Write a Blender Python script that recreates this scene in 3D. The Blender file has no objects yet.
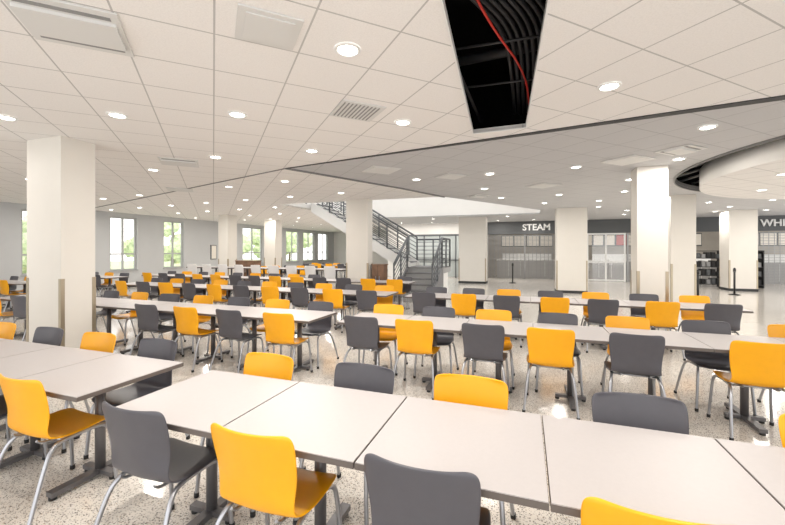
import bpy, bmesh, math, random
from mathutils import Vector, Matrix
random.seed(4)
scene = bpy.context.scene
COL = scene.collection

# ------------------------------------------------------------------ materials
def mat(name, col, rough=0.5, metal=0.0, emit=None, estr=0.0, noise=0.0, nscale=20, spec=0.5):
    m = bpy.data.materials.new(name); m.use_nodes = True
    nt = m.node_tree; b = nt.nodes["Principled BSDF"]
    b.inputs["Base Color"].default_value = (*col, 1)
    b.inputs["Roughness"].default_value = rough
    b.inputs["Metallic"].default_value = metal
    b.inputs["Specular IOR Level"].default_value = spec
    if emit:
        b.inputs["Emission Color"].default_value = (*emit, 1)
        b.inputs["Emission Strength"].default_value = estr
    if noise > 0:
        tc = nt.nodes.new("ShaderNodeTexCoord"); n = nt.nodes.new("ShaderNodeTexNoise")
        n.inputs["Scale"].default_value = nscale; n.inputs["Detail"].default_value = 4
        r = nt.nodes.new("ShaderNodeValToRGB")
        r.color_ramp.elements[0].position = .3; r.color_ramp.elements[1].position = .7
        r.color_ramp.elements[0].color = (*[c*(1-noise) for c in col], 1)
        r.color_ramp.elements[1].color = (*[min(1, c*(1+noise)) for c in col], 1)
        nt.links.new(tc.outputs["Object"], n.inputs["Vector"])
        nt.links.new(n.outputs["Fac"], r.inputs["Fac"])
        nt.links.new(r.outputs["Color"], b.inputs["Base Color"])
    return m

M_yellow = mat("yellow_plastic", (0.88, 0.40, 0.003), 0.36, noise=.02)
M_grey = mat("grey_plastic", (0.080, 0.078, 0.092), 0.40, noise=.03)
M_whitepl = mat("white_plastic", (0.75, 0.75, 0.76), 0.4)
M_chrome = mat("chair_steel", (0.42, 0.43, 0.46), 0.30, 0.85)
M_top = mat("table_laminate", (0.45, 0.42, 0.415), 0.42, noise=.015, nscale=60)
M_edge = mat("table_edge_band", (0.12, 0.10, 0.09), 0.5)
M_ped = mat("pedestal_metal", (0.15, 0.145, 0.15), 0.4, 0.5)
M_black = mat("black_rubber", (0.015, 0.015, 0.016), 0.6)
M_wall = mat("wall_paint", (0.84, 0.83, 0.81), 0.7, noise=.01, nscale=3)
M_wallg = mat("wall_paint_grey", (0.52, 0.53, 0.54), 0.7, noise=.01, nscale=3)
M_col = mat("column_paint", (0.71, 0.68, 0.63), 0.6, noise=.01, nscale=4)
M_guard = mat("corner_guard_steel", (0.42, 0.36, 0.27), 0.35, 0.8)
M_dark = mat("dark_reveal", (0.03, 0.031, 0.033), 0.6)
M_line = mat("trim_grey_line", (0.22, 0.22, 0.22), 0.6)
M_plen = mat("plenum_black", (0.006, 0.006, 0.006), 0.9, noise=.3, spec=.1)
M_duct = mat("conduit_dark", (0.04, 0.04, 0.043), 0.5, 0.3)
M_red = mat("red_conduit", (0.75, 0.04, 0.03), 0.4)
M_trim = mat("trim_white", (0.8, 0.8, 0.79), 0.5)
M_frame = mat("window_frame_grey", (0.42, 0.43, 0.43), 0.5)
M_lamp = mat("lamp_lens", (1, 1, 1), 0.4, emit=(1, .97, .92), estr=14)
M_diff = mat("diffuser_metal", (0.68, 0.68, 0.67), 0.5)
M_louv = mat("diffuser_slot", (0.26, 0.26, 0.26), 0.6)
M_rail = mat("railing_steel", (0.13, 0.14, 0.15), 0.4, 0.3)
M_tread = mat("stair_tread", (0.19, 0.19, 0.195), 0.7, noise=.1)
M_riser = mat("stair_riser", (0.40, 0.40, 0.40), 0.7, noise=.05)
M_wood = mat("walnut_laminate", (0.20, 0.11, 0.065), 0.45, noise=.25, nscale=6)
M_shop = mat("shop_interior", (0.34, 0.31, 0.27), 0.7, noise=.1, nscale=2)
M_steel = mat("counter_steel", (0.36, 0.35, 0.34), 0.4, 0.3)
M_grille = mat("grille_metal", (0.30, 0.30, 0.30), 0.4, 0.6)
M_fascia = mat("shop_fascia", (0.085, 0.09, 0.095), 0.5)
M_sign = mat("sign_letters", (0.8, 0.8, 0.8), 0.4)
M_redp = mat("red_panel", (0.55, 0.05, 0.04), 0.5)
M_menu = mat("menu_board", (0.6, 0.56, 0.5), 0.5, emit=(1, .9, .75), estr=.2)
M_grass = mat("lawn", (0.50, 0.58, 0.38), 0.9, noise=.3, nscale=2)
M_leaf = mat("foliage", (0.66, 0.80, 0.50), 0.8, noise=.4, nscale=2.5)
M_bark = mat("bark", (0.2, 0.15, 0.1), 0.9, noise=.3)

def glass():
    m = bpy.data.materials.new("window_glass"); m.use_nodes = True
    nt = m.node_tree; nt.nodes.clear()
    o = nt.nodes.new("ShaderNodeOutputMaterial"); mx = nt.nodes.new("ShaderNodeMixShader")
    t = nt.nodes.new("ShaderNodeBsdfTransparent"); g = nt.nodes.new("ShaderNodeBsdfGlossy")
    g.inputs["Roughness"].default_value = .03; mx.inputs[0].default_value = .08
    nt.links.new(t.outputs[0], mx.inputs[1]); nt.links.new(g.outputs[0], mx.inputs[2])
    nt.links.new(mx.outputs[0], o.inputs[0]); return m
M_glass = glass()

def ceiling_mat(name, tile, line, pitch=0.61, lw=0.022):
    m = bpy.data.materials.new(name); m.use_nodes = True
    nt = m.node_tree; b = nt.nodes["Principled BSDF"]; b.inputs["Roughness"].default_value = .85
    N = nt.nodes.new; L = nt.links.new
    tc = N("ShaderNodeTexCoord"); mp = N("ShaderNodeMapping")
    mp.inputs["Rotation"].default_value = (0, 0, math.radians(45))
    mp.inputs["Scale"].default_value = (1/pitch, 1/pitch, 1)
    L(tc.outputs["Object"], mp.inputs["Vector"])
    sp = N("ShaderNodeSeparateXYZ"); L(mp.outputs[0], sp.inputs[0])
    res = []
    for ax in (0, 1):
        fr = N("ShaderNodeMath"); fr.operation = 'FRACT'; L(sp.outputs[ax], fr.inputs[0])
        lt = N("ShaderNodeMath"); lt.operation = 'LESS_THAN'; L(fr.outputs[0], lt.inputs[0]); lt.inputs[1].default_value = lw
        res.append(lt)
    mxx = N("ShaderNodeMath"); mxx.operation = 'MAXIMUM'; L(res[0].outputs[0], mxx.inputs[0]); L(res[1].outputs[0], mxx.inputs[1])
    nz = N("ShaderNodeTexNoise"); nz.inputs["Scale"].default_value = 90; L(tc.outputs["Object"], nz.inputs["Vector"])
    rp = N("ShaderNodeValToRGB")
    rp.color_ramp.elements[0].position = .3; rp.color_ramp.elements[1].position = .6
    rp.color_ramp.elements[0].color = (*[c*.94 for c in tile], 1); rp.color_ramp.elements[1].color = (*tile, 1)
    L(nz.outputs["Fac"], rp.inputs[0])
    mix = N("ShaderNodeMix"); mix.data_type = 'RGBA'
    L(mxx.outputs[0], mix.inputs[0]); L(rp.outputs[0], mix.inputs[6]); mix.inputs[7].default_value = (*line, 1)
    L(mix.outputs[2], b.inputs["Base Color"]); return m
M_ceil = ceiling_mat("ceiling_tiles", (0.86, 0.84, 0.825), (0.50, 0.49, 0.48))
M_ceil_shade = ceiling_mat("ceiling_tiles_shaded", (0.55, 0.55, 0.56), (0.38, 0.38, 0.39))  # same tiles, darker: dimmer light on the far ceiling put into the colour

def terrazzo():
    m = bpy.data.materials.new("terrazzo"); m.use_nodes = True
    nt = m.node_tree; b = nt.nodes["Principled BSDF"]; N = nt.nodes.new; L = nt.links.new
    b.inputs["Roughness"].default_value = .12
    b.inputs["Specular IOR Level"].default_value = .6
    tc = N("ShaderNodeTexCoord")
    def chips(scale, lo, hi):
        v = N("ShaderNodeTexVoronoi"); v.inputs["Scale"].default_value = scale
        L(tc.outputs["Object"], v.inputs["Vector"])
        s = N("ShaderNodeSeparateColor"); L(v.outputs["Color"], s.inputs[0])
        g = N("ShaderNodeMath"); g.operation = 'LESS_THAN'; L(s.outputs[0], g.inputs[0]); g.inputs[1].default_value = lo
        d = N("ShaderNodeMath"); d.operation = 'LESS_THAN'; L(v.outputs["Distance"], d.inputs[0]); d.inputs[1].default_value = hi
        mm = N("ShaderNodeMath"); mm.operation = 'MULTIPLY'; L(g.outputs[0], mm.inputs[0]); L(d.outputs[0], mm.inputs[1])
        return mm, s
    base = (0.72, 0.68, 0.625, 1)
    c1, s1 = chips(90, .32, .44); c2, s2 = chips(135, .34, .46)
    ramp = N("ShaderNodeValToRGB"); r = ramp.color_ramp
    r.elements[0].color = (.07, .065, .06, 1); r.elements[1].color = (.45, .36, .27, 1)
    e = r.elements.new(.5); e.color = (.22, .20, .175, 1)
    L(s1.outputs[1], ramp.inputs[0])
    m1 = N("ShaderNodeMix"); m1.data_type = 'RGBA'; L(c1.outputs[0], m1.inputs[0]); m1.inputs[6].default_value = base; L(ramp.outputs[0], m1.inputs[7])
    m2 = N("ShaderNodeMix"); m2.data_type = 'RGBA'; L(c2.outputs[0], m2.inputs[0]); L(m1.outputs[2], m2.inputs[6]); m2.inputs[7].default_value = (.30, .285, .265, 1)
    L(m2.outputs[2], b.inputs["Base Color"]); return m
M_floor = terrazzo()

# ------------------------------------------------------------------ mesh helpers
def box(bm, x0, x1, y0, y1, z0, z1, mi=0):
    vs = [bm.verts.new((x, y, z)) for z in (z0, z1) for y in (y0, y1) for x in (x0, x1)]
    fs = [(0, 2, 3, 1), (4, 5, 7, 6), (0, 1, 5, 4), (2, 6, 7, 3), (0, 4, 6, 2), (1, 3, 7, 5)]
    out = []
    for f in fs:
        fc = bm.faces.new([vs[i] for i in f]); fc.material_index = mi; out.append(fc)
    return out

def prism(bm, pts, d, mi=0):
    d = Vector(d); a = [bm.verts.new(p) for p in pts]; b = [bm.verts.new(Vector(p)+d) for p in pts]
    n = len(pts); fs = [bm.faces.new(a[::-1]), bm.faces.new(b)]
    for i in range(n): fs.append(bm.faces.new([a[i], a[(i+1) % n], b[(i+1) % n], b[i]]))
    for f in fs: f.material_index = mi
    return fs

def tube(bm, pts, r, n=8, mi=0, cap=True):
    pts = [Vector(p) for p in pts]; rings = []
    t = (pts[1]-pts[0]).normalized()
    up = Vector((0, 0, 1)) if abs(t.z) < .9 else Vector((1, 0, 0))
    u = t.cross(up).normalized()
    for i, p in enumerate(pts):
        if i == 0: tt = (pts[1]-pts[0])
        elif i == len(pts)-1: tt = pts[-1]-pts[-2]
        else: tt = (pts[i+1]-pts[i]).normalized()+(pts[i]-pts[i-1]).normalized()
        tt.normalize(); u = (u-tt*u.dot(tt)).normalized(); v = tt.cross(u)
        rings.append([bm.verts.new(p+(u*math.cos(a)+v*math.sin(a))*r) for a in [2*math.pi*k/n for k in range(n)]])
    for a, b in zip(rings, rings[1:]):
        for k in range(n):
            f = bm.faces.new([a[k], a[(k+1) % n], b[(k+1) % n], b[k]]); f.smooth = True; f.material_index = mi
    if cap:
        for q in (rings[0][::-1], rings[-1]):
            f = bm.faces.new(q); f.material_index = mi

def cyl(bm, c, r, z0, z1, n=24, mi=0, r1=None):
    r1 = r if r1 is None else r1
    a = [bm.verts.new((c[0]+r*math.cos(2*math.pi*k/n), c[1]+r*math.sin(2*math.pi*k/n), z0)) for k in range(n)]
    b = [bm.verts.new((c[0]+r1*math.cos(2*math.pi*k/n), c[1]+r1*math.sin(2*math.pi*k/n), z1)) for k in range(n)]
    for k in range(n):
        f = bm.faces.new([a[k], a[(k+1) % n], b[(k+1) % n], b[k]]); f.smooth = True; f.material_index = mi
    for q in (a[::-1], b):
        f = bm.faces.new(q); f.material_index = mi

def smooth_path(p, it=2):
    p = [Vector(q) for q in p]
    for _ in range(it):
        q = [p[0]]
        for a, b in zip(p, p[1:]): q += [a*.75+b*.25, a*.25+b*.75]
        q.append(p[-1]); p = q
    return p

def mesh_of(name, bm, mats):
    bmesh.ops.recalc_face_normals(bm, faces=bm.faces[:])
    me = bpy.data.meshes.new(name); bm.to_mesh(me); bm.free()
    for m in mats: me.materials.append(m)
    return me
def put(name, me, loc=(0, 0, 0), rz=0, scale=None, parent=None):
    o = bpy.data.objects.new(name, me); o.location = loc; o.rotation_euler = (0, 0, rz)
    if scale: o.scale = scale
    COL.objects.link(o)
    if parent: o.parent = parent
    return o
def make(name, bm, mats, **k): return put(name, mesh_of(name, bm, mats), **k)

# ------------------------------------------------------------------ chair
def chair_mesh(name, shellmat):
    prof = [(.203, .425, .17), (.200, .441, .205), (.18, .453, .225), (.10, .453, .235), (0, .443, .235), (-.09, .441, .226),
            (-.145, .450, .212), (-.180, .480, .203), (-.195, .535, .203), (-.205, .61, .212), (-.220, .69, .221),
            (-.238, .77, .226), (-.249, .815, .224), (-.254, .838, .212), (-.256, .846, .182)]
    bm = bmesh.new(); nu = 9; rows = []
    for i, (y, z, hw) in enumerate(prof):
        t = max(0, min(1, (z-.45)/.15)) if i > 5 else 0
        row = []
        for k in range(nu):
            s = -1+2*k/(nu-1)
            row.append(bm.verts.new((hw*s, y+.045*t*s*s, z+.014*(1-t)*s*s)))
        rows.append(row)
    for a, b in zip(rows, rows[1:]):
        for k in range(nu-1): bm.faces.new([a[k], a[k+1], b[k+1], b[k]])
    me = bpy.data.meshes.new("tmp"); bm.to_mesh(me); bm.free()
    ob = bpy.data.objects.new("tmp", me); COL.objects.link(ob)
    s = ob.modifiers.new("s", 'SOLIDIFY'); s.thickness = .013; s.offset = 0
    q = ob.modifiers.new("q", 'SUBSURF'); q.levels = 2; q.render_levels = 2
    dg = bpy.context.evaluated_depsgraph_get()
    me2 = bpy.data.meshes.new_from_object(ob.evaluated_get(dg)); bpy.data.objects.remove(ob)
    bm = bmesh.new(); bm.from_mesh(me2)
    for f in bm.faces: f.smooth = True; f.material_index = 0
    for sx in (-1, 1):
        path = [(sx*.235, .215, .012), (sx*.215, .19, .36), (sx*.205, .165, .425), (sx*.185, .10, .43), (sx*.185, -.08, .425),
                (sx*.195, -.14, .41), (sx*.215, -.19, .33), (sx*.245, -.29, .012)]
        tube(bm, smooth_path(path, 2), .0125, 8, 1)
        cyl(bm, (sx*.235, .215), .016, 0, .03, 10, 2); cyl(bm, (sx*.245, -.29), .016, 0, .03, 10, 2)
        tube(bm, smooth_path([(sx*.12, .05, .426), (sx*.12, -.10, .426), (sx*.12, -.16, .432), (sx*.12, -.185, .455)], 2), .008, 6, 1)
    tube(bm, [(-.19, .10, .424), (.19, .10, .424)], .010, 8, 1)
    tube(bm, [(-.19, -.07, .42), (.19, -.07, .42)], .010, 8, 1)
    return mesh_of(name, bm, [shellmat, M_chrome, M_black])
CH = {'Y': chair_mesh("dining_chair_yellow", M_yellow), 'G': chair_mesh("dining_chair_grey", M_grey), 'W': chair_mesh("high_chair_white", M_whitepl)}
def chair(c, x, y, near, jit=True, zs=None):
    a = random.uniform(-.07, .07) if jit else 0
    off = .25
    if near: put("dining_chair", CH[c], (x, y+off, 0), a, scale=zs)
    else: put("dining_chair", CH[c], (x, y-off, 0), math.pi+a, scale=zs)

# ------------------------------------------------------------------ table
def table_mesh():
    bm = bmesh.new(); h = .3722
    box(bm, -h, h, -h, h, .712, .738, 1)
    box(bm, -h+.002, h-.002, -h+.002, h-.002, .737, .742, 0)
    box(bm, -.05, .05, -.28, .28, .695, .712, 2); box(bm, -.28, .28, -.03, .03, .696, .7115, 2)
    cyl(bm, (0, 0), .032, .05, .70, 20, 2)
    box(bm, -.03, .03, -.31, .31, .022, .055, 2)
    box(bm, -.15, .15, -.025, .025, .023, .054, 2)
    for y in (-.29, .29): cyl(bm, (0, y), .022, 0, .024, 12, 3)
    for x in (-.13, .13): cyl(bm, (x, 0), .022, 0, .024, 12, 3)
    return mesh_of("cafeteria_table", bm, [M_top, M_edge, M_ped, M_black])
TB = table_mesh()
P = .75
def trow(x_right, n, y0, skip=(), zs=None):
    for i in range(n):
        if i in skip: continue
        put("cafeteria_table", TB, (x_right-P*(i+.5), y0+P/2, 0), scale=zs)

XL = -2.17
def rrow(n, y0): trow(XL+n*P, n, y0)
rrow(7, 1.41); rrow(7, 4.10); rrow(7, 6.80)
for i, c in enumerate("GYGYGYG"): chair(c, [-1.85, -1.13, -.37, .39, 1.16, 1.9, 2.65][i], 1.29, True, jit=i > 3)
for i, c in enumerate("YGYGYG"): chair(c, [-1.79, -1.03, -.32, .57, 1.36, 2.08][i], 2.35, False)
for c, x in zip("GYGYGYG", [-1.82, -1.18, -.42, .24, .98, 1.90, 2.7]): chair(c, x, 3.99, True)
for c, x in zip("YGYGYGY", [-1.82, -1.1, -.38, .36, 1.1, 1.85, 2.6]): chair(c, x, 5.05, False)
for c, x in zip("GYGYGYG", [-1.78, -1.05, -.3, .45, 1.15, 1.95, 2.7]): chair(c, x, 6.66, True)
for c, x in zip("GGYGYGY", [-1.75, -1.0, -.3, .45, 1.2, 1.95, 2.7]): chair(c, x, 7.75, False)

XR = -2.52
trow(XR, 5, 1.48); trow(XR, 9, 4.02); trow(XR, 10, 6.75); trow(-2.9, 13, 9.45)
for i, (c, x) in enumerate(zip("YGYGY", [-2.93, -3.70, -4.42, -5.17, -5.9])): chair(c, x, 1.37, True, jit=i > 0)
for i, (c, x) in enumerate(zip("GYGYG", [-2.98, -3.72, -4.45, -5.2, -5.9])): chair(c, x, 2.42, False)
for i in range(9):
    x = XR-P*(i+.5)
    if not -7.2 < x < -5.6: chair("YG"[i % 2], x, 3.86, True)
    chair("GY"[i % 2], x, 4.98, False)
for i in range(10):
    x = XR-P*(i+.5); chair("GY"[i % 2], x, 6.62, True); chair("YG"[i % 2], x, 7.70, False)
for i in range(13):
    x = -2.9-P*(i+.5); chair("YG"[(i//2) % 2], x, 9.32, True)
    if not -5.9 < x < -3.6: chair("GY"[i % 2], x, 10.38, False)
trow(-5.75, 9, 11.15, zs=(1, 1, 1.3))
for i in range(9):
    x = -5.75-P*(i+.5); chair('W', x, 11.02, True, zs=(1, 1, 1.28))
for k, y0 in enumerate((15.2, 19.0)):
    trow(-9.4, 4, y0)
    for i in range(4):
        x = -9.4-P*(i+.5); chair("YGY"[(i+k) % 3], x, y0-.13, True); chair("GY"[i % 2], x, y0+.9, False)
for k, y0 in enumerate((5.9, 8.1)):
    trow(-12.4, 3, y0)
    for i in range(3):
        x = -12.4-P*(i+.5); chair("YGY"[(i+k) % 3], x, y0-.13, True); chair("GY"[i % 2], x, y0+.9, False)

# ------------------------------------------------------------------ shell
ZC = 3.2; XW = -16.2; XE = 14.0; YS = -3.0; YN = 30.0; YB = 22.0
bm = bmesh.new(); box(bm, XW, XE, YS, YN, -.1, 0); make("floor", bm, [M_floor])

def plate(name, loops, z, th, m):
    cu = bpy.data.curves.new(name, 'CURVE'); cu.dimensions = '2D'; cu.fill_mode = 'BOTH'; cu.extrude = th/2
    for lp in loops:
        s = cu.splines.new('POLY'); s.points.add(len(lp)-1); s.use_cyclic_u = True
        for p, q in zip(s.points, lp): p.co = (q[0], q[1], 0, 1)
    ob = bpy.data.objects.new("t", cu); COL.objects.link(ob)
    me = bpy.data.meshes.new_from_object(ob.evaluated_get(bpy.context.evaluated_depsgraph_get()))
    bpy.data.objects.remove(ob); me.materials.clear(); me.materials.append(m); me.name = name
    return put(name, me, (0, 0, z+th/2))
slot = [(-.40, .8), (.22, .8), (0, 5.13), (-.665, 5.156)]
A = (-4.36, 6.14); B = (XE, 2.95)
AT = [(-8.05, 11.0), (-2.3, 11.0), (.56, 16.0), (.56, 17.5), (-8.05, 17.5)]
cc = (7.94, 8.67)
RH = 4.98
ring = [(cc[0]+RH*math.cos(a), cc[1]+RH*math.sin(a)) for a in [2*math.pi*k/96 for k in range(96)]]
near_poly = [(XW, YS), (XE, YS), B, A, (-3.0, 9.1), (-2.3, 11.0), (-8.05, 11.0), (-8.05, 17.5), (-8.05, YN), (XW, YN)]
plate("ceiling", [near_poly, slot], ZC, .04, M_ceil)
far_poly = [A, B, (XE, YB), (-8.04, YB), (-8.04, 17.5), (.56, 17.5), (.56, 16.0), (-2.3, 11.0), (-3.0, 9.1)]
plate("ceiling_shaded", [far_poly, ring], ZC+.002, .04, M_ceil_shade)

bm = bmesh.new()
prism(bm, [(A[0], A[1], ZC-.012), (B[0], B[1]-.02, ZC-.012), (B[0], B[1]+.30, ZC-.012), (A[0], A[1]+.03, ZC-.012)], (0, 0, .011))
make("trim_1", bm, [M_dark])
bm = bmesh.new()
prism(bm, [(A[0], A[1], ZC-.012), (A[0], A[1]+.035, ZC-.012), (XW, 9.86, ZC-.012), (XW, 9.8, ZC-.012)], (0, 0, .011))
prism(bm, [(A[0], A[1], ZC-.03), (-3.0, 9.1, ZC-.03), (-2.95, 9.1, ZC-.03), (A[0]+.05, A[1], ZC-.03)], (0, 0, .029))
prism(bm, [(-3.0, 9.1, ZC-.03), (-2.3, 11, ZC-.03), (-2.25, 11, ZC-.03), (-2.95, 9.1, ZC-.03)], (0, 0, .029))
make("trim_2", bm, [M_line])

bm = bmesh.new()
sx0, sx1, sy0, sy1 = -1.6, 1.2, .5, 6.0
z1 = 4.3
box(bm, sx0, sx1, sy0, sy1, z1, z1+.05)
box(bm, sx0-.05, sx0, sy0, sy1, ZC+.06, z1); box(bm, sx1, sx1+.05, sy0, sy1, ZC+.06, z1)
box(bm, sx0, sx1, sy0-.05, sy0, ZC+.06, z1); box(bm, sx0, sx1, sy1, sy1+.05, ZC+.06, z1)
make("ceiling_plenum", bm, [M_plen])
bm = bmesh.new()
for a, b in zip(slot, slot[1:]+slot[:1]):
    d = (Vector(b)-Vector(a)).normalized(); nrm = Vector((d.y, -d.x))*.015
    prism(bm, [(a[0], a[1], ZC-.012), (b[0], b[1], ZC-.012), (b[0]+nrm.x, b[1]+nrm.y, ZC-.012), (a[0]+nrm.x, a[1]+nrm.y, ZC-.012)], (0, 0, .06))
make("trim_3", bm, [M_trim])
bm = bmesh.new()
for k in range(8):
    x = -.30+.06*k
    tube(bm, smooth_path([(x-.5, 1.0, 3.75), (x-.40, 2.4, 3.72), (x-.15, 3.0, 3.66), (x+.1, 3.5, 3.62), (x+.15, 4.2, 3.62), (x+.15, 5.8, 3.62)], 3), .020, 8, 0)
tube(bm, [(-1.4, 3.0, 3.95), (1.1, 3.3, 3.95)], .09, 12, 0)
tube(bm, [(-1.4, 4.6, 3.9), (1.1, 4.4, 3.9)], .06, 10, 0)
tube(bm, [(-.75, .8, 3.5), (-.62, 5.6, 3.5)], .02, 8, 0)
for y in (2.6, 3.6, 4.5): tube(bm, [(-1.2, y, 3.56), (1, y+.1, 3.56)], .012, 6, 0)
tube(bm, smooth_path([(-.55, 1.0, 3.60), (-.42, 2.6, 3.58), (-.30, 3.3, 3.56), (.0, 4.3, 3.54), (.05, 5.4, 3.54)], 3), .011, 8, 1)
make("electrical_conduits", bm, [M_duct, M_red])

# curved soffit disc
bm = bmesh.new(); n = 128
cyl(bm, cc, 4.55, 2.98, 3.38, n, 0)
for f in bm.faces:
    if len(f.verts) > 4: f.smooth = False; f.material_index = 1
make("ceiling_curved_soffit", bm, [M_wall, M_ceil])
bm = bmesh.new()
cyl(bm, cc, 5.6, 3.9, 3.95, 64, 0)
for k in range(96):
    a0, a1 = 2*math.pi*k/96, 2*math.pi*(k+1)/96
    f = bm.faces.new([bm.verts.new((cc[0]+5.3*math.cos(a), cc[1]+5.3*math.sin(a), z)) for a, z in ((a0, 3.25), (a1, 3.25), (a1, 3.9), (a0, 3.9))])
for k in range(48):
    a = 2*math.pi*k/48
    tube(bm, [(cc[0]+4.4*math.cos(a), cc[1]+4.4*math.sin(a), 3.6), (cc[0]+5.2*math.cos(a), cc[1]+5.2*math.sin(a), 3.42)], .03, 6, 1)
make("ceiling_curved_plenum", bm, [M_plen, M_louv])
bm = bmesh.new(); nn = 96
a = [(cc[0]+RH*math.cos(2*math.pi*k/nn), cc[1]+RH*math.sin(2*math.pi*k/nn)) for k in range(nn)]
b = [(cc[0]+(RH+.03)*math.cos(2*math.pi*k/nn), cc[1]+(RH+.03)*math.sin(2*math.pi*k/nn)) for k in range(nn)]
for k in range(nn):
    j = (k+1) % nn
    prism(bm, [(*a[k], 3.17), (*a[j], 3.17), (*b[j], 3.17), (*b[k], 3.17)], (0, 0, .13))
make("trim_4", bm, [M_line])

# atrium shaft
ZT = 6.6
bm = bmesh.new()
def wallseg(bm, a, b, z0, z1, th=.12, out=1, mi=0):
    d = (Vector(b)-Vector(a)).normalized(); nn = Vector((d.y, -d.x))*th*out
    prism(bm, [(a[0], a[1], z0), (b[0], b[1], z0), (b[0]+nn.x, b[1]+nn.y, z0), (a[0]+nn.x, a[1]+nn.y, z0)], (0, 0, z1-z0), mi)
for i in range(4): wallseg(bm, AT[i], AT[i+1], ZC+.045, ZT)
box(bm, -10.7, -10.6, 11, 17.5, ZC+.05, ZT)
box(bm, -10.6, -8.05, 17.5, 17.62, ZC+.2, ZT); box(bm, -10.6, -8.05, 10.88, 11, ZC+.2, ZT)
make("wall_atrium", bm, [M_wall])
bm = bmesh.new(); box(bm, -10.6, -8.0, 11.0, 17.5, ZC+.045, ZC+.2); make("floor_upper_landing", bm, [M_wall])
bm = bmesh.new()
for k in range(6):
    y = 11+k*1.3; box(bm, -10.6, .6, y-.04, y+.04, ZT, ZT+.12)
for x in (-10.6, -8.05, -5.2, -2.3, .6): box(bm, x-.04, x+.04, 11, 17.5, ZT, ZT+.12)
make("added_skylight_frame", bm, [M_trim])  # unseen skylight, added so bright sky lights the atrium from its open top

# west wall with windows
wins = [(4.9, 5.9), (7.85, 8.7), (10.75, 11.9), (13.2, 14.3), (18.5, 20.3), (22.9, 24.5), (25.1, 26.7), (27.3, 28.9)]
zs0, zs1 = .75, 3.02
bm = bmesh.new(); y = YS
for a, b in wins:
    box(bm, XW-.2, XW, y, a, 0, ZC); box(bm, XW-.2, XW, a, b, 0, zs0); box(bm, XW-.2, XW, a, b, zs1, ZC); y = b
box(bm, XW-.2, XW, y, YN, 0, ZC); make("wall_west", bm, [M_wallg])
for i, (a, b) in enumerate(wins):
    bm = bmesh.new(); x0, x1 = XW-.12, XW-.06
    for yy in (a+.03, (a+b)/2, b-.03): box(bm, x0, x1, yy-.035, yy+.035, zs0, zs1, 0)
    for zz in (zs0+.03, zs0+.7, zs1-.03): box(bm, x0+.003, x1-.003, a, b, zz-.03, zz+.03, 0)
    box(bm, XW-.095, XW-.088, a, b, zs0, zs1, 1); box(bm, XW-.02, XW+.06, a-.03, b+.03, zs0-.03, zs0, 0)
    make("window_%d" % (i+1), bm, [M_frame, M_glass])
bm = bmesh.new(); box(bm, XW, XW+.015, YS, YN, 0, .1); make("baseboard_west", bm, [M_dark])
bm = bmesh.new(); box(bm, XW, -8.0, YN, YN+.15, 0, ZC); make("wall_north", bm, [M_wall])
bm = bmesh.new(); box(bm, -8.1, -8.0, YB, YN, 0, ZC); box(bm, -8.0, -2.4, YB, YB+.15, 0, ZC); make("wall_back", bm, [M_wall])
bm = bmesh.new()
for k in range(5):
    x = -6.7+k*.95; box(bm, x-.03, x+.03, YB-.08, YB-.02, 0, 2.5, 0)
box(bm, -6.73, -2.87, YB-.08, YB-.02, 2.45, 2.55, 0); box(bm, -6.73, -2.87, YB-.08, YB-.02, 1.0, 1.06, 0)
box(bm, -6.7, -2.9, YB-.03, YB-.015, 0.05, 2.45, 1)
make("door_1", bm, [M_rail, mat("dim_glass", (.46, .50, .50), .08)])

# shopfront row
def letters(txt, x, y, z, size, name, m):
    cu = bpy.data.curves.new(name, 'FONT'); cu.body = txt; cu.size = size; cu.extrude = .02; cu.align_x = 'CENTER'; cu.align_y = 'CENTER'
    cu.offset = .01
    ob = bpy.data.objects.new("t", cu); COL.objects.link(ob)
    me = bpy.data.meshes.new_from_object(ob.evaluated_get(bpy.context.evaluated_depsgraph_get())); bpy.data.objects.remove(ob)
    me.materials.clear(); me.materials.append(m)
    o = put(name, me, (x, y, z)); o.rotation_euler = (math.pi/2, 0, 0); return o
bm = bmesh.new()
for x0, x1 in ((-2.3, -2.1), (2.0, 3.0), (6.4, 7.1), (9.3, 9.9)): box(bm, x0, x1, YB, YB+.3, 0, ZC)
make("wall_shopfront", bm, [M_wall])
bm = bmesh.new(); box(bm, -2.3, XE, YB+3.4, YB+3.5, 0, ZC); box(bm, -2.4, -2.3, YB, YB+3.5, 0, ZC); make("wall_shop_rear", bm, [M_shop])
bm = bmesh.new(); box(bm, -2.4, XE, YB, YB+3.5, ZC+.05, ZC+.1); make("ceiling_shop", bm, [M_wall])
bm = bmesh.new()
for x0, x1 in ((-2.09, 1.99), (3.01, 6.39), (7.11, 9.29), (9.91, XE)): box(bm, x0, x1, YB+.0, YB+.12, 2.5, ZC)
make("shop_fascia", bm, [M_fascia])
letters("STEAM", .55, YB-.025, 2.85, .48, "shop_sign", M_sign)
letters("WHICH", 10.95, YB-.025, 2.85, .44, "shop_sign", M_sign)
def grille(name, x0, x1):
    bm = bmesh.new()
    for k in range(34):
        z = .06+k*.071; box(bm, x0, x1, YB+.05, YB+.062, z, z+.026)
    n = int((x1-x0)/.2)
    for k in range(n+1):
        x = x0+.012+(x1-x0-.024)*k/n; box(bm, x-.012, x+.012, YB+.064, YB+.074, 0, 2.49)
    for x in (x0+.04, x1-.04, (x0+x1)/2): box(bm, x-.04, x+.04, YB+.0, YB+.045, 0, 2.49)
    make(name, bm, [M_grille])
grille("rolling_grille", -2.08, 1.98); grille("rolling_grille", 9.92, XE-.02); grille("rolling_grille", 4.85, 6.38)
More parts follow.
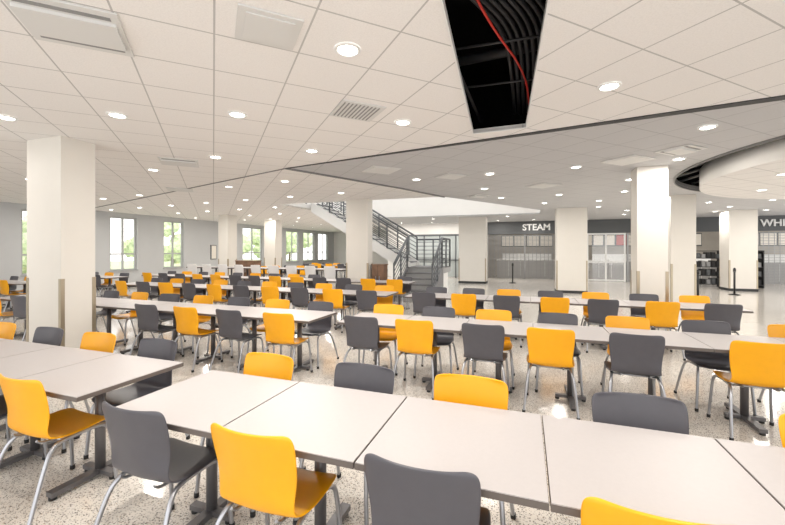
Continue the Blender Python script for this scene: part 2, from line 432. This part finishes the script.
def counter(name, x0, x1, m):
    bm = bmesh.new(); box(bm, x0, x1, YB+1.3, YB+1.9, 0, 1.0, 0); box(bm, x0-.04, x1+.04, YB+1.24, YB+1.96, 1.0, 1.05, 1)
    for k in range(1, 5): xx = x0+(x1-x0)*k/5; box(bm, xx-.01, xx+.01, YB+1.29, YB+1.3, .1, .95, 1)
    box(bm, x0+.3, x1-.3, YB+1.5, YB+1.52, 1.05, 1.4, 1)
    make(name, bm, [m, M_trim])
for a, b in ((-1.6, 1.7), (3.2, 6.2), (7.3, 9.2), (10.2, 13.5)): counter("serving_counter", a, b, M_steel)
for x0, x1, n, r in ((-1.5, 1.6, 4, 9), (3.2, 6.2, 5, 3), (7.2, 9.2, 3, 1), (10.2, 13.2, 4, 9)):
    bm = bmesh.new(); w = (x1-x0)/n
    for k in range(n): box(bm, x0+k*w+.05, x0+(k+1)*w-.05, YB+3.3, YB+3.36, 1.9, 2.5, 1 if k == r else 0)
    box(bm, x0, x1, YB+3.36, YB+3.395, 1.84, 2.56, 2)
    make("menu_board", bm, [M_menu, M_redp, M_fascia])
bm = bmesh.new()
for x in (3.05, 3.9, 4.75): box(bm, x-.04, x+.04, YB-.06, YB-.005, 0, 2.49, 0)
for z in (.06, 1.0, 2.45): box(bm, 3.05, 4.75, YB-.055, YB-.01, z-.04, z+.04, 0)
box(bm, 3.05, 4.75, YB-.035, YB-.028, 0, 2.49, 1)
make("door_2", bm, [M_trim, M_glass])

# ------------------------------------------------------------------ columns
def column(x, y, wx, wy, guards=True, zt=ZC):
    bm = bmesh.new(); box(bm, x, x+wx, y, y+wy, 0, zt, 0)
    box(bm, x-.012, x+wx+.012, y-.012, y+wy+.012, 0, .1, 2)
    if guards:
        g = .045; t = .006
        for cx, cy, sx, sy in ((x, y, 1, 1), (x+wx, y, -1, 1), (x, y+wy, 1, -1), (x+wx, y+wy, -1, -1)):
            ax = sorted((cx-sx*t, cx+sx*g)); ay = sorted((cy-sy*t, cy))
            box(bm, ax[0], ax[1], ay[0], ay[1], .1, 1.22, 1)
            ax = sorted((cx-sx*t, cx)); ay = sorted((cy, cy+sy*g))
            box(bm, ax[0], ax[1], ay[0], ay[1], .1, 1.22, 1)
    make("column", bm, [M_col, M_guard, M_dark])
column(-6.80, 3.36, .76, .44)
column(2.00, 8.3, .50, .45)
column(3.95, 12.9, .6, .5)
column(-5.3, 10.62, .74, .36)
column(1.1, 15.5, 1.05, .8)
column(7.6, 18.5, .9, .8)
column(-3.1, 18.5, 1.3, .8)
column(-13.1, 13.4, .55, .55)
column(-12.9, 16.3, .7, .55)
column(-11.3, 23.5, .8, .8)

# ------------------------------------------------------------------ stair
stair = bpy.data.objects.new("staircase", None); COL.objects.link(stair)
R, T = .17, .28
SX0, SX1 = -3.95, -2.65; SY = 11.2; n1 = 6; LY = SY+T*(n1-1); LZ = R*n1
bm = bmesh.new()
for i in range(n1-1):
    box(bm, SX0+.06, SX1-.06, SY+T*i, SY+T*(i+1)+.02, .001, R*(i+1)-.045, 3)
    box(bm, SX0+.06, SX1-.06, SY+T*i-.02, SY+T*(i+1)+.02, R*(i+1)-.045, R*(i+1), 1)
box(bm, SX0, SX1, LY, LY+1.45, LZ-.2, LZ-.03, 3); box(bm, SX0+.01, SX1-.01, LY-.02, LY+1.44, LZ-.03, LZ, 1)
box(bm, SX0+.1, SX1-.1, LY+.05, LY+1.4, .001, LZ-.2, 0)
for x in (SX0, SX1-.05):
    prism(bm, [(x, SY-.06, .001), (x, LY+.1, .001), (x, LY+.1, LZ+.02), (x, LY, LZ+.02), (x, SY-.06, R+.02)], (.05, 0, 0), 1)
n2 = 14; UY0, UY1 = LY+.15, LY+1.4
for i in range(n2):
    xa = SX0-T*i
    box(bm, xa-T-.02, xa+.02, UY0+.05, UY1-.05, LZ+R*(i+1)-.035, LZ+R*(i+1), 1)
    box(bm, xa-.02, xa, UY0+.05, UY1-.05, LZ+R*i, LZ+R*(i+1)-.035, 0)
XT = SX0-T*n2; ZTp = LZ+R*n2
for y in (UY0, UY1-.06):
    prism(bm, [(SX0+.1, y, LZ-.25), (SX0+.1, y, LZ+.15), (XT, y, ZTp+.1), (XT, y, ZTp-.3)], (0, .06, 0), 2)
prism(bm, [(SX0, UY0+.05, LZ-.14), (XT, UY0+.05, ZTp-.20), (XT, UY0+.05, ZTp-.24), (SX0, UY0+.05, LZ-.18)], (0, UY1-UY0-.1, 0), 2)
put("flights", mesh_of("flights", bm, [M_wall, M_tread, M_trim, M_riser]), parent=stair)
def railing(bm, p0, p1, h=1.0, nb=6, posts=4):
    p0, p1 = Vector(p0), Vector(p1)
    for k in range(posts):
        q = p0.lerp(p1, k/(posts-1)); tube(bm, [q, q+Vector((0, 0, h))], .03, 8)
    for j in range(nb):
        z = Vector((0, 0, .14+j*(h-.2)/(nb-1)*.95)); tube(bm, [p0+z, p1+z], .014, 6)
    z = Vector((0, 0, h)); tube(bm, [p0+z, p1+z], .034, 8)
bm = bmesh.new()
for x in (SX0+.03, SX1-.03):
    railing(bm, (x, SY, R), (x, LY, LZ+.02), posts=3)
railing(bm, (SX1-.03, LY, LZ), (SX1-.03, LY+1.4, LZ), posts=3)
railing(bm, (SX1-.03, LY+1.4, LZ), (SX0, LY+1.4, LZ), posts=3)
railing(bm, (SX0, UY0+.03, LZ+.1), (XT, UY0+.03, ZTp+.05), posts=6)
railing(bm, (SX0, UY1-.03, LZ+.1), (XT, UY1-.03, ZTp+.05), posts=6)
railing(bm, (-8.1, 11.05, ZC+.2), (-8.1, UY0, ZC+.2), posts=3)
railing(bm, (-8.1, UY1, ZC+.2), (-8.1, 17.4, ZC+.2), posts=5)
put("railings", mesh_of("railings", bm, [M_rail]), parent=stair)

# ------------------------------------------------------------------ small furniture
def cabinet(x0, x1, y0, y1, h):
    bm = bmesh.new(); box(bm, x0, x1, y0, y1, .08, h, 0); box(bm, x0+.03, x1-.03, y0+.03, y1-.03, 0, .08, 1)
    box(bm, x0-.02, x1+.02, y0-.02, y1+.02, h, h+.03, 0)
    xm = (x0+x1)/2; box(bm, xm-.004, xm+.004, y0-.003, y0, .1, h-.02, 1)
    for s in (-1, 1): box(bm, xm+s*.06-.01, xm+s*.06+.01, y0-.03, y0, h*.6, h*.6+.12, 2)
    make("waste_cabinet", bm, [M_wood, M_black, M_chrome])
cabinet(-4.48, -4.1, 10.75, 11.1, 1.15); cabinet(-11.5, -10.6, 12.7, 13.2, 1.15)
def stanchion(x, y):
    bm = bmesh.new(); cyl(bm, (x, y), .17, 0, .02, 28, 0); cyl(bm, (x, y), .16, .02, .045, 28, 0, .05)
    cyl(bm, (x, y), .03, .04, .95, 14, 0); cyl(bm, (x, y), .042, .84, .94, 14, 0); cyl(bm, (x, y), .036, .95, .98, 14, 0, .02)
    make("stanchion_post", bm, [M_black])
stanchion(5.3, 14.9); stanchion(7.1, 16.9); stanchion(-.6, 19.3)
for x in (6.9, 8.3):
    bm = bmesh.new()
    for dx in (0, 1.16): box(bm, x+dx, x+dx+.04, 20.2, 20.7, 0, 1.6)
    for z in (.1, .48, .86, 1.24, 1.56): box(bm, x+.04, x+1.16, 20.2, 20.7, z, z+.03)
    for z in (.13, .51, .89, 1.27):
        for k in range(6):
            w = .14; xx = x+.08+k*.18; box(bm, xx, xx+w, 20.25, 20.6, z, z+random.uniform(.15, .27), random.choice((0, 0, 1, 2)))
    make("merchandise_rack", bm, [M_black, M_fascia, M_louv])
bm = bmesh.new(); box(bm, XW, XW+.05, 16.0, 16.4, 1.1, 1.9); box(bm, XW+.05, XW+.06, 16.05, 16.35, 1.15, 1.85, 1); make("notice_board", bm, [M_line, M_menu])

# ------------------------------------------------------------------ ceiling fixtures
DF = [(-3.0, 1.75, .61, .61, 'linear'), (-1.73, 2.23, .42, .42, 'square'), (-1.8, 3.89, .5, .5, 'grid'),
      (-5.86, 5.09, .61, .61, 'linear'), (-2.68, 6.9, .6, .6, 'square'), (1.69, 7.6, .6, .6, 'square'), (2.3, 7.1, .5, .5, 'linear'),
      (-1.5, 8.0, .5, .5, 'square'), (.4, 9.9, .6, .6, 'square'), (-1.3, 11.2, .5, .5, 'linear'), (-8.5, 7.4, .6, .6, 'square')]
bm = bmesh.new()
n = 24
cyl(bm, (0, 0), .078, -.006, -.002, n, 1)
a = [(math.cos(2*math.pi*k/n), math.sin(2*math.pi*k/n)) for k in range(n)]
for k in range(n):
    j = (k+1) % n
    for (r0, z0), (r1, z1_) in (((.076, -.004), (.082, -.014)), ((.082, -.014), (.104, -.010)), ((.104, -.010), (.107, 0))):
        f = bm.faces.new([bm.verts.new((a[q][0]*r, a[q][1]*r, z)) for q, r, z in ((k, r0, z0), (j, r0, z0), (j, r1, z1_), (k, r1, z1_))]); f.material_index = 0
DL = mesh_of("recessed_downlight", bm, [M_trim, M_lamp])
pts = [(-1.32, 2.67), (.76, 4.11), (-3.16, 3.52), (-4.5, 3.07), (-1.43, 4.42), (-5.83, 2.68), (-3.2, 5.2), (-4.95, 5.0),
       (-1.3, 1.0), (-3.1, .9), (1.2, 1.2), (2.6, 2.6), (-6.9, 5.4), (-8.6, 4.6), (-8.0, 2.6), (-10.4, 5.2), (2.6, .6), (-5.5, .6)]
for yy in range(5):
    for xx in range(7):
        x = -5.2-1.75*xx+.4*(yy % 2); y = 7.3+2.0*yy+.15*xx
        if x < XW+.6: continue
        if x > -8.4 and y > 10.6: continue
        pts.append((x, y))
for x in (-10, -12, -14):
    for y in (18, 20.5, 23, 26): pts.append((x, y))
far = []
for j in range(8):
    for i in range(9):
        x = -1.0-1.6+1.6*i+.3*(j % 2); y = 6.2+1.9*j-.1*i
        if y < 5.95-.1735*(x-0)+.2 or y > 21.2 or x > 12.5: continue
        if x < -4.36+(y-6.14)*.60+.25: continue
        if math.hypot(x-cc[0], y-cc[1]) < 5.4: continue
        far.append((x, y))
back_fill = [(-6.8, 20.8), (-5.0, 20.8), (-3.2, 20.8), (-1.4, 20.8), (.4, 20.8), (-6.8, 18.6), (-4.4, 18.6), (-.8, 18.4)]  # extra downlights, added to brighten the dark back area
ok = lambda p: all(math.hypot(p[0]-d[0], p[1]-d[1]) > .6 for d in DF)
pts = [p for p in pts if ok(p)]; far = [p for p in far if ok(p)]
for x, y in pts+far+back_fill: put("recessed_downlight", DL, (x, y, ZC-.001))
for r_, n_ in ((3.6, 10), (1.8, 5)):
    for k in range(n_):
        a_ = 2*math.pi*k/n_; put("recessed_downlight", DL, (cc[0]+r_*math.cos(a_), cc[1]+r_*math.sin(a_), 2.979))
lpts = [p for i, p in enumerate(pts) if i % 2 == 0]+[p for i, p in enumerate(far) if i % 2 == 0]+back_fill[:5]
ld = bpy.data.lights.new("downlight_lamp", 'AREA'); ld.shape = 'DISK'; ld.size = .15; ld.energy = 34; ld.color = (1, .95, .88)
for (x, y) in lpts:
    o = bpy.data.objects.new("downlight_lamp", ld); o.location = (x, y, ZC-.02); COL.objects.link(o)
for k in range(0, 10, 2):
    a_ = 2*math.pi*k/10
    o = bpy.data.objects.new("downlight_lamp", ld); o.location = (cc[0]+3.6*math.cos(a_), cc[1]+3.6*math.sin(a_), 2.96); COL.objects.link(o)
for x in (0, 4.7, 8.2, 12):
    o = bpy.data.objects.new("shop_lamp", ld); o.location = (x, YB+1.2, ZC-.02); COL.objects.link(o)

def diffuser(x, y, lx, ly, slots):
    bm = bmesh.new(); z = 0
    box(bm, -lx/2, lx/2, -ly/2, ly/2, z-.012, z, 0)
    if slots == 'linear':
        for s in (-1, 1): box(bm, -lx/2+.05, lx/2-.05, s*(ly/2-.08)-.02, s*(ly/2-.08)+.02, z-.016, z-.011, 1)
        box(bm, -lx/2+.03, lx/2-.03, -ly/2+.13, ly/2-.13, z-.035, z-.012, 0)
    elif slots == 'grid':
        k = int(lx/.05)
        for i in range(k):
            xx = -lx/2+.03+i*(lx-.06)/k; box(bm, xx, xx+.015, -ly/2+.04, ly/2-.04, z-.016, z-.011, 1)
    else:
        box(bm, -lx/2+.05, lx/2-.05, -ly/2+.05, ly/2-.05, z-.02, z-.012, 0)
    make("air_diffuser", bm, [M_diff, M_louv], loc=(x, y, ZC-.002), rz=math.radians(45))
for d in DF: diffuser(*d)

# ------------------------------------------------------------------ outdoors
bm = bmesh.new(); box(bm, -60, XW-.2, -10, 60, -.3, -.12); make("lawn_ground", bm, [M_grass])
for i in range(12):
    x = random.uniform(-34, -28); y = 2+i*4.3+random.uniform(-.5, .5)
    bm = bmesh.new(); tube(bm, [(0, 0, -.1), (.1, 0, 1.5), (0, .1, 3.5)], .14, 8, 1)
    for k in range(6):
        c = Vector((random.uniform(-1.1, 1.1), random.uniform(-1.2, 1.2), random.uniform(1.3, 4.2)))
        g = bmesh.ops.create_icosphere(bm, subdivisions=3, radius=random.uniform(.8, 1.2), matrix=Matrix.Translation(c))
        for v in g['verts']: v.co = c+(v.co-c)*random.uniform(.8, 1.15)
    make("tree", bm, [M_leaf, M_bark], loc=(x, y, -.1))

# ------------------------------------------------------------------ world, camera
w = bpy.data.worlds.new("World"); scene.world = w; w.use_nodes = True
bg = w.node_tree.nodes["Background"]; bg.inputs[0].default_value = (1, .99, .975, 1); bg.inputs[1].default_value = 2.4
cam = bpy.data.cameras.new("camera"); cam.sensor_width = 36; cam.lens = 376/785*36; cam.shift_y = -12.5/785; cam.clip_start = .05
co = bpy.data.objects.new("camera", cam); COL.objects.link(co); co.location = (0, 0, 1.62)
co.rotation_euler = (math.radians(90), 0, math.radians(19.5)); scene.camera = co
scene.view_settings.view_transform = 'Standard'
scene.view_settings.exposure = -0.06
